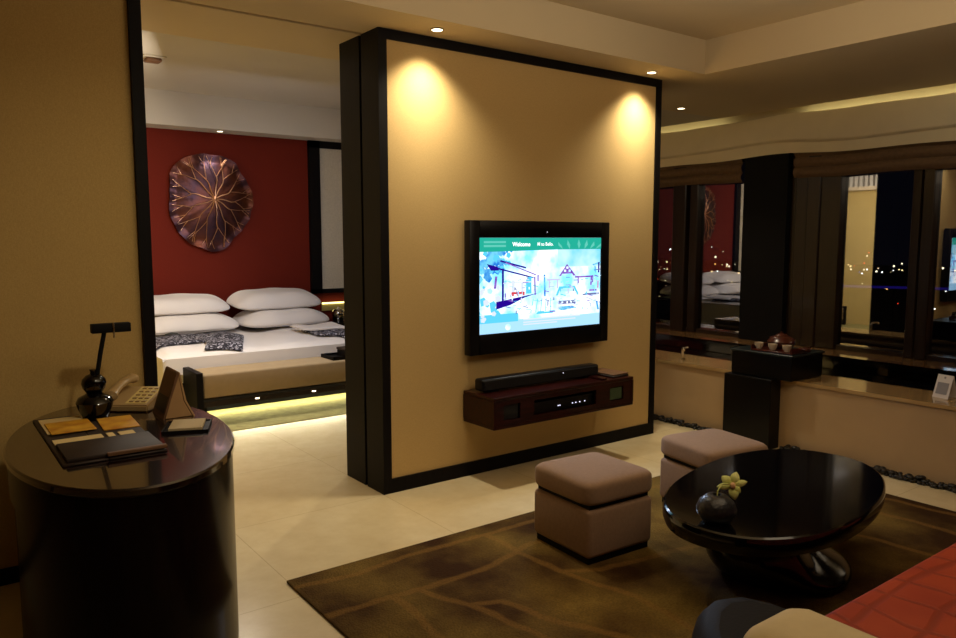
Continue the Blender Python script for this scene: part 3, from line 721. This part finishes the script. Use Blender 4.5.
def pillow(x, y, z, w, d, h, tilt, label, rotz=0, skew=0):
    def f(u, v):
        a = 2*PI*u; c, s = math.cos(a), math.sin(a); n = 4.5; rr = (abs(c)**n+abs(s)**n)**(-1/n)
        th = -PI/2+PI*v; pr = math.cos(th)**.42 if math.cos(th) > 1e-6 else 0; hz = math.copysign(abs(math.sin(th))**1.0, math.sin(th))
        X, Y = w/2*rr*c*pr, d/2*rr*s*pr
        fl = (1-.42*abs(rr*c*pr)**5)*(1-.35*abs(rr*s*pr)**5)
        return (X, Y, hz*h/2*fl*(1 if hz > 0 else .34)+(.008 if hz > 0 else .002)*math.sin(X*17+Y*9)*pr)
    b = surf(f, 72, 26); bmesh.ops.remove_doubles(b, verts=b.verts, dist=.0008)
    o = obj('pillow', b, M['linen'], None, True, 80)
    o.location = (x, y, z); o.rotation_euler = (math.radians(tilt), 0, rotz); tag(o, label, 'pillow', 'white bed pillows'); return o
pillow(.02, 4.04, .612, 1.0, .60, .27, 1, 'lower white pillow at the left of the bed', 0)
pillow(.0, 4.13, .802, .94, .50, .24, 7, 'upper white pillow at the left of the bed', -.02)
pillow(1.03, 4.04, .612, .98, .62, .27, 1, 'lower white pillow at the right of the bed', 0)
pillow(1.0, 4.13, .806, .98, .50, .27, 8, 'upper puffy white pillow at the right of the bed', .03)

def cloth(name, pts0, pts1, zf, m, label, cat, group=None, thick=.012):
    """strip of cloth between two guide lines"""
    def lerp(P, t):
        k = t*(len(P)-1); i = min(int(k), len(P)-2); f = k-i
        return (P[i][0]+(P[i+1][0]-P[i][0])*f, P[i][1]+(P[i+1][1]-P[i][1])*f)
    def f(u, v):
        a, c = lerp(pts0, u), lerp(pts1, u); x, y = a[0]+(c[0]-a[0])*v, a[1]+(c[1]-a[1])*v
        e = min(v, 1-v, u, 1-u); e = min(1, e/.08)
        return (x, y, bedz(x, y)+zf+.012*e+.005*math.sin(x*14+y*9)*e)
    return tag(obj(name, surf(f, 30, 14, thick), m, None, True, 70), label, cat, group)
cloth('folded_robe', [(-.52, 2.99), (-.25, 3.12), (-.03, 3.25), (-.10, 2.95), (-.19, 2.72)], [(-.42, 3.70), (-.1, 3.74), (.3, 3.72), (.40, 3.42), (.12, 2.66)], .022, M['robe'],
      'black and white patterned robe spread on the left of the bed', 'robe', 'patterned robes on the bed')
cloth('folded_robe', [(.95, 2.95), (1.12, 2.70), (1.28, 2.66)], [(1.0, 3.45), (1.25, 3.4), (1.44, 3.3)], .022, M['robe'],
      'black and white patterned robe folded on the right of the bed', 'robe', 'patterned robes on the bed')
cloth('folded_towel', [(.92, 3.22), (1.14, 3.10), (1.40, 3.02)], [(.95, 3.62), (1.2, 3.62), (1.42, 3.58)], .052, M['linen'],
      'white towel folded over the patterned robe at the right of the bed', 'towel')
o = obj('leaf_ornament', surf(lambda u, v: (.06*(u*2-1), .02*math.sin(PI*u)*(v*2-1)*1.8, .012*math.sin(PI*u)+.004*math.sin(PI*v)), 14, 6, .004), M['green_dark'])
o.location = (-.06, 3.62, .62); tag(o, 'dark green leaf lying on the white bed linen beside the left robe', 'leaf')
o.location = (-.2, 3.70, bedz(-.2, 3.70)+.035)

bn = thing('bed_bench', 'tan upholstered bench with dark ends at the foot of the bed', 'bench', (bx, 2.39, 0))
def bl2(b): bmesh.ops.translate(b, verts=b.verts, vec=(-bx, -2.39, 0)); return b
obj('seat_pad', bl2(box(-.365, 1.305, 2.2, 2.55, .236, .43, .018, 3)), M['bench_cloth'], bn)
for x0, x1 in ((-.42, -.368), (1.308, 1.36)):
    obj('end_panel', bl2(box(x0, x1, 2.185, 2.555, .16, .45, .004, 1)), M['black_wood'], bn, False)
obj('rail', bl2(box(-.368, 1.308, 2.195, 2.55, .212, .235)), M['black_lacquer'], bn, False)
obj('lower_rail', bl2(box(-.368, 1.308, 2.215, 2.56, .165, .21)), M['frame_wood'], bn, False)
for x in (-.3, 1.2): obj('leg', bl2(box(x, x+.05, 2.52, 2.57, .004, .165)), M['black_wood'], bn, False)
b = bmesh.new(); bmesh.ops.create_cube(b, size=1, matrix=Matrix.Translation((bx, 2.9, .12)) @ Matrix.Diagonal((1.5, .2, .24, 1)))
bp_ = obj('bed_plinth', bl(b), M['black_matte'], bd, False)
for i, x in enumerate((.07, .57)):
    tag(obj('spot_light', (lambda q: (add_box(q, x-.016, x+.016, 2.207, 2.217, .186, .193, .002, 1), q)[-1])(bmesh.new()), M['lens'], None, False), 'tiny white light under the bench rail, '+('left' if i == 0 else 'right')+' one', 'light', 'tiny lights under the bench')

tr = thing('serving_tray', 'black tray on the bench at the foot of the bed', 'tray', (.93, 2.36, .432))
b = bmesh.new(); add_box(b, -.16, .26, -.13, .13, 0, .012)
for a in ((-.16, -.15, -.13, .13), (.25, .26, -.13, .13), (-.16, .26, -.13, -.12), (-.16, .26, .12, .13)): add_box(b, a[0], a[1], a[2], a[3], .012, .03)
obj('tray_body', b, M['black_wood'], tr, False)
gb = thing('gift_box', 'dark lidded box on the black tray', 'box', (1.02, 2.36, .445))
obj('box_body', box(-.11, .14, -.09, .09, 0, .05, .004, 1), M['black_wood'], gb, False)
obj('lid', box(-.115, .145, -.095, .095, .051, .072, .005, 1), M['leather_dark'], gb, False)

ns = thing('nightstand', 'dark nightstand at the right of the bed under the cream panel', 'nightstand', (1.95, 4.18, .004))
obj('case', box(-.40, .6, -.2, .2, 0, .52), M['black_wood'], ns, False)
obj('top', box(-.41, .61, -.215, .2, .52, .545, .004, 1), M['black_lacquer'], ns, False)
dr = obj('drawer', box(-.38, .58, -.213, -.2, .30, .5), M['black_wood'], ns, False)
obj('knob', box(.06, .14, -.225, -.213, .39, .41), M['chrome'], dr, False)
wl = thing('wall_light', 'glowing strip light on the red wall above the nightstand', 'light', (1.9, 4.41, .70))
obj('strip', box(-.22, .4, -.012, .005, -.05, .04), pbr('backlit panel', (170, 150, 90), .5), wl, False)
obj('diffuser', box(-.22, .4, -.03, -.012, .03, .048), M['cove_strip'], wl, False)
tm = thing('ice_bucket', 'small chrome ice bucket on the nightstand', 'ice bucket', (1.79, 4.2, .549))
obj('bucket_body', lathe([(0, 0), (.06, 0), (.07, .02), (.075, .09), (.07, .1), (0, .1)], n=28), M['chrome'], tm)
obj('lid', lathe([(.076, .1), (.06, .125), (.02, .14), (.012, .16), (0, .166)], n=28), M['chrome'], tm)

# lotus leaf wall art
la = thing('lotus_leaf_art', 'round copper lotus leaf sculpture hanging on the red wall above the bed', 'wall art', (.415, 4.40, 1.885))
rnd = random.Random(3)
def rad(a):
    return 1+.035*math.sin(3*a+.8)+.03*math.sin(5*a+2.2)+.016*math.sin(8*a)+.006*math.sin(15*a+1)
def leafp(r, a):
    R = r*rad(a) if r > .5 else r*(1+(rad(a)-1)*r/.5)
    x = .435*R*math.cos(a); z = .505*R*math.sin(a)
    y = -.135+.105*r**2.2-.035*max(0, r-.86)/.14+.011*math.sin(16*a+3*math.sin(2*a))*r**3
    return Vector((x+.02*(1-r), y, z+.02*(1-r)))
b = bmesh.new(); g = []
for i in range(22): g.append([b.verts.new(leafp((i+.001)/21, 2*PI*j/120)) for j in range(120)])
for A, B in zip(g, g[1:]):
    for j in range(120): b.faces.new((A[j], A[(j+1) % 120], B[(j+1) % 120], B[j]))
bmesh.ops.remove_doubles(b, verts=b.verts, dist=.0008); bmesh.ops.recalc_face_normals(b, faces=b.faces)
bmesh.ops.solidify(b, geom=b.faces[:], thickness=.012)
obj('leaf_dish', b, M['leaf'], la, True, 70)
nv = 13
for k_ in range(nv):
    a0 = 2*PI*k_/nv+rnd.uniform(-.08, .08); b = bmesh.new(); of = Vector((0, -.019, 0))
    f1 = rnd.uniform(.42, .55); sp = rnd.uniform(.13, .2)
    main = [leafp(.02+(f1-.02)*t/6, a0+.05*math.sin(t)) + of for t in range(7)]
    add_tube(b, main, .0068, 6, .005)
    for sgn in (-1, 1):
        f2 = rnd.uniform(.7, .8)
        br = [leafp(f1+(f2-f1)*t/4, a0+sgn*sp*(t/4)**.8) + of for t in range(5)]; add_tube(b, br, .0044, 6, .003)
        for s2 in (-1, 1):
            b2 = [leafp(f2+(.95-f2)*t/3, a0+sgn*sp+s2*.075*(t/3)) + of for t in range(4)]; add_tube(b, b2, .003, 5, .002)
    obj('leaf_vein', b, M['bronze_vein'], la)
b = bmesh.new(); bmesh.ops.create_uvsphere(b, u_segments=16, v_segments=10, radius=.022, matrix=Matrix.Translation(leafp(0, 0)+Vector((0, -.01, 0)))); obj('leaf_centre', b, M['bronze_vein'], la)

# smoke detector on the bedroom ceiling
dv = thing('smoke_detector', 'small square white detector on the bedroom ceiling', 'detector', (-.5, 2.74, 2.93))
obj('detector_plate', box(-.085, .085, -.085, .085, -.012, 0, .003, 1), M['plaster_grey'], dv)
obj('detector_body', box(-.06, .06, -.06, .06, -.04, -.012, .012, 2), M['leather_tan'], dv)

# ------------------------------------------------------------------ console by the low wall and tea set
co = thing('console', 'black box-topped console standing against the low wall under the pier', 'console', (2.73, -.65, 0))
obj('console_leg', box(-.075, .05, -.155, .23, 0, .505, .003, 1), M['black_satin'], co, False)
obj('console_box', box(-.035, .37, -.28, .20, .506, .675, .006, 2), M['black_satin'], co, False)
obj('console_top', box(-.045, .38, -.29, .21, .675, .69, .004, 1), pbr('dark teal lacquer', (26, 36, 38), .3, var=.2), co, False)
ZT = .6905
tt = thing('tea_tray', 'dark red lacquer tray holding a tea set on the black console', 'tray', (2.83, -.74, ZT))
b = bmesh.new(); add_box(b, -.11, .14, -.17, .15, 0, .012, .003, 1)
obj('tray_base', b, M['tea_red'], tt)
obj('tray_handle', box(-.02, .05, -.23, -.17, .03, .042, .003, 1), M['tea_red'], tt); obj('tray_rim', box(-.11, .14, -.17, -.16, .012, .04), M['tea_red'], tt, False); obj('tray_rim', box(-.11, .14, .14, .15, .012, .04), M['tea_red'], tt, False)
pot = thing('teapot', 'round red brown teapot at the back of the tea tray', 'teapot', (2.90, -.72, ZT+.0125))
obj('pot_body', lathe([(0, 0), (.06, 0), (.09, .025), (.095, .05), (.075, .08), (.045, .092), (0, .094)], n=32), M['tea_red'], pot)
obj('lid', lathe([(0, .094), (.045, .093), (.03, .104), (.01, .108), (.012, .118), (0, .122)], n=24), M['tea_red'], pot)
obj('spout', tube([(-.03, -.08, .04), (-.035, -.11, .055), (-.04, -.125, .08)], .014, 8, .008), M['tea_red'], pot)
obj('handle', tube([(.03, .075, .07), (.04, .115, .065), (.04, .115, .035), (.03, .08, .025)], .007, 8), M['tea_red'], pot)
def cup(x, yv, label, first=[None]):
    if first[0] is None:
        t = thing('teacup', label, 'cup', (x, yv, ZT+.0125), 0, 'small cream cups on the tea tray')
        obj('bowl', lathe([(0, 0), (.018, 0), (.02, .006), (.03, .025), (.032, .045), (.029, .045), (.027, .026), (.016, .008), (0, .008)], n=24), M['porcelain'], t)
        first[0] = t; return t
    return dup(first[0], (x, yv, ZT+.0125), 0, label)
cup(2.755, -.635, 'cream teacup at the left of the tea tray, nearest the partition')
cup(2.76, -.74, 'cream teacup in the middle front of the tea tray')
cup(2.77, -.845, 'cream teacup at the right of the tea tray, under the spout')

tap = thing('water_tap', 'small chrome tap standing on the low wall left of the console', 'tap', (2.93, .18, .502))
obj('tap_post', tube([(0, 0, 0), (0, 0, .07), (-.01, -.01, .095), (-.04, -.04, .1), (-.055, -.055, .085)], .011, 10), M['chrome'], tap)
obj('tap_base', lathe([(0, 0), (.022, 0), (.022, .008), (0, .01)], n=20), M['chrome'], tap)
obj('tap_lever', tube([(0, 0, .095), (.01, -.05, .105)], .006, 8), M['chrome'], tap)

tc = thing('tent_card', 'small white tent card standing on the low wall at the right', 'card', (3.035, -1.775, .502), math.radians(-12))
b = bmesh.new(); add_prism(b, [(-.05, 0), (-.047, 0), (.001, .142), (-.002, .142)], 1, -.05, .05); obj('front_leaf', b, M['white_card'], tc, False)
b = bmesh.new(); add_prism(b, [(.05, 0), (.047, 0), (-.002, .142), (.001, .142)], 1, -.05, .05); obj('back_leaf', b, M['white_card'], tc, False)
o = obj('printed_block', box(-.0006, .0006, -.036, .036, .025, .10), M['grey_print'], tc, False); o.location = (-.0525, 0, 0); o.rotation_euler = (0, math.atan(.049/.142), 0)
o = obj('card_emblem', lathe([(0, 0), (.007, 0), (.007, .0008), (0, .0008)], n=16), M['grey_print'], tc); o.matrix_local = Matrix.Translation((-.0085, 0, .125)) @ Matrix.Rotation(-PI/2+math.atan(.34), 4, 'Y')

# ------------------------------------------------------------------ downlights
def downlight(x, y, z, label, first=[None]):
    if first[0] is None:
        t = thing('downlight', label, 'downlight', (x, y, z), 0, 'recessed ceiling downlights')
        bz = bmesh.new()
        add_tube(bz, [(.032*math.cos(2*PI*i/28), .032*math.sin(2*PI*i/28), -.003) for i in range(29)], .004, 6)
        obj('bezel', bz, M['chrome'], t)
        obj('lens', lathe([(0, -.006), (.030, -.006), (.030, -.001), (0, -.001)], n=24), M['lens'], t)
        first[0] = t; return t
    return dup(first[0], (x, y, z), 0, label)
downlight(.288, -.155, H, 'lit downlight in the soffit above the left end of the partition')
downlight(2.10, -.136, H, 'lit downlight in the soffit above the right end of the partition')
downlight(3.46, .69, H, 'lit downlight in the soffit beyond the partition, towards the windows')
downlight(.50, 4.22, 2.6, 'lit downlight above the lotus leaf on the red wall')

# ------------------------------------------------------------------ the night city outside
bm = bmesh.new(); rc = random.Random(11)
cols = [(255, 235, 190), (255, 220, 150), (255, 255, 245), (255, 180, 90), (255, 70, 40), (90, 140, 255)]
cm = [emit('city light %d' % i, c, s, False) for i, (c, s) in enumerate(zip(cols, (6, 5, 8, 5, 4, 5)))]
def lamp(x, yv, z, r, mi):
    n0 = len(bm.faces); bmesh.ops.create_icosphere(bm, subdivisions=1, radius=r, matrix=Matrix.Translation((x, yv, z)))
    bm.faces.ensure_lookup_table()
    for f in bm.faces[n0:]: f.material_index = mi
for i in range(520):
    d = rc.uniform(180, 330); a = math.radians(rc.uniform(-25, 62)); ang = rc.choice((.9, 1.3, 1.6, 1.9, 2.0, 2.1, 2.2, 2.3, 3.2, 3.4, 2.0, 1.7, 4.4))+rc.uniform(-.25, .25)
    lamp(d*math.cos(a), d*math.sin(a), 1.5-d*math.tan(math.radians(ang)), d*rc.choice((.0005, .0007, .001, .0014)), rc.choice((0, 0, 0, 1, 1, 2, 2, 3, 0, 1, 4 if rc.random() < .3 else 1, 5 if rc.random() < .3 else 0)))
tag(obj('city_lights', bm, cm), 'distant city lights seen through the dark windows', 'city lights', kind='stuff')
a0, a1 = math.radians(28.5), math.radians(21.5); d = 150; z = 1.5-d*math.tan(math.radians(3.25))
b = tube([(d*math.cos(a0)-2, d*math.sin(a0)-4, z), (d*math.cos(a1)-2, d*math.sin(a1)-4, z)], .24, 6)
tag(obj('lit_bridge', b, emit('blue violet lamps', (60, 40, 190), .4, False)), 'thin blue violet lit line of a distant bridge through the right window', 'bridge')
bm = bmesh.new(); add_box(bm, 60, 900, -900, 900, -31, -30)
tag(obj('city_ground', bm, pbr('night ground', (10, 10, 14), .9, var=.3)), 'dark ground of the city far below the windows', 'ground', kind='structure')

# ------------------------------------------------------------------ lights
def K(t):
    return {'warm': (1, .80, .54), 'gold': (1, .88, .64), 'neutral': (1, .88, .72), 'cool': (.80, .84, 1), 'strip': (1, .92, .58), 'screen': (.62, .74, 1), 'white': (1, .92, .84), 'amber': (1, .82, .58), 'lime': (1, .93, .48)}[t]
def spot(loc_, target, power, size, blend, col, r=.03):
    l = bpy.data.lights.new('spot', 'SPOT'); l.energy = power; l.spot_size = math.radians(size); l.spot_blend = blend; l.color = K(col); l.shadow_soft_size = r
    o = bpy.data.objects.new('spot_lamp', l); C.objects.link(o); o.location = loc_
    o.rotation_euler = (Vector(target)-Vector(loc_)).to_track_quat('-Z', 'Y').to_euler(); return o
def area(loc_, target, power, sx_, sy_, col):
    l = bpy.data.lights.new('area', 'AREA'); l.energy = power; l.shape = 'RECTANGLE'; l.size = sx_; l.size_y = sy_; l.color = K(col)
    o = bpy.data.objects.new('area_lamp', l); C.objects.link(o); o.location = loc_
    d_ = Vector(target)-Vector(loc_)
    if abs(d_.x)+abs(d_.y) < 1e-6: o.rotation_euler = (0 if d_.z < 0 else PI, 0, 0)
    else: o.rotation_euler = d_.to_track_quat('-Z', 'X' if abs(d_.y) < 1e-6 and sy_ > sx_ else 'Y').to_euler()
    if abs(d_.y) < 1e-6 and sy_ > sx_ and abs(d_.x) > 1e-6: l.size, l.size_y = sy_, sx_; o.rotation_euler = d_.to_track_quat('-Z', 'Y').to_euler()
    return o
# partition wall washers and soffit spots
spot((.288, -.155, H-.012), (.288, -.04, 0), 92, 114, 1, 'gold', .06)
spot((2.10, -.136, H-.012), (2.10, -.03, 0), 92, 114, 1, 'gold', .06)
spot((3.46, .69, H-.012), (3.46, .69, 0), 44, 100, .8, 'warm', .02)
spot((3.5, -2.9, 2.6), (4.4, -.7, 2.25), 26, 90, 1, 'gold', .05)  # unseen spot, put in to brighten the valance
# bedroom: lotus spot, ceiling lights, unseen fill lamps
spot((.50, 4.22, 2.585), (.44, 4.38, 1.95), 30, 50, .8, 'neutral', .02)
spot((1.7, 2.15, 2.9), (.3, .7, 0), 110, 84, .6, 'gold', .05)
area((.5, 2.5, 2.9), (.5, 2.5, 0), 7.5, 1.6, 1.2, 'white')
area((.5, 2.1, 2.0), (.5, 4.0, .6), 11, .8, .5, 'cool')  # unseen cool fill hung below the ceiling, tints the bed linen
area((-.2, 2.2, 2.3), (-2.0, 2.8, 1.2), 42, .6, .6, 'neutral')  # unseen fill in mid-room, brightens the bedroom's left wall
# glow under the bed platform
area((.47, 2.70, .155), (.47, 2.60, 0), 26, 1.7, .06, 'strip')
# cove above the valance, dark in front of the pier
area((4.425, 2.6, 2.57), (4.5, 2.6, 2.70), 1.6, .03, 3.3, 'lime')
area((4.425, -2.9, 2.57), (4.5, -2.9, 2.70), 3.6, .03, 6.0, 'lime')
# lounge: tray cove glow and unseen fill lamps
area((.2, -2.6, 2.3), (.2, -2.6, 3.0), 26, 3.2, 2.6, 'amber')
area((.5, -2.4, 2.87), (.9, 0, 1.2), 25, 2.4, 1.6, 'amber')  # added fill facing the partition
spot((1.17, -.14, 1.2), (.95, -1.7, .35), 26, 130, 1, 'screen', .12)  # added lamp standing in for light cast by the television screen
spot((-1.0, -2.6, 2.85), (-1.35, -.02, .75), 60, 62, 1, 'gold', .1)

w = bpy.data.worlds.new('night'); bpy.context.scene.world = w; w.use_nodes = True
bg = w.node_tree.nodes['Background']; bg.inputs[0].default_value = (.004, .004, .008, 1); bg.inputs[1].default_value = 1

# ------------------------------------------------------------------ camera
cam = bpy.data.cameras.new('camera'); co_ = bpy.data.objects.new('camera', cam); C.objects.link(co_)
cam.sensor_width = 36; cam.lens = 36*758/956; cam.clip_end = 2000; cam.clip_start = .05
co_.location = (-2.1309, -3.7896, 1.5)
fwd = Vector((.59325875, .7979686, -.10625521)); co_.rotation_euler = fwd.to_track_quat('-Z', 'Y').to_euler()
sc = bpy.context.scene; sc.camera = co_
sc.view_settings.view_transform = 'Standard'; sc.view_settings.look = 'None'; sc.view_settings.exposure = 0
sc.cycles.use_denoising = True
sc.cycles.max_bounces = 8; sc.cycles.glossy_bounces = 5; sc.cycles.diffuse_bounces = 4; sc.cycles.transparent_max_bounces = 8
sc.cycles.sample_clamp_indirect = 4; sc.cycles.caustics_reflective = False; sc.cycles.caustics_refractive = False
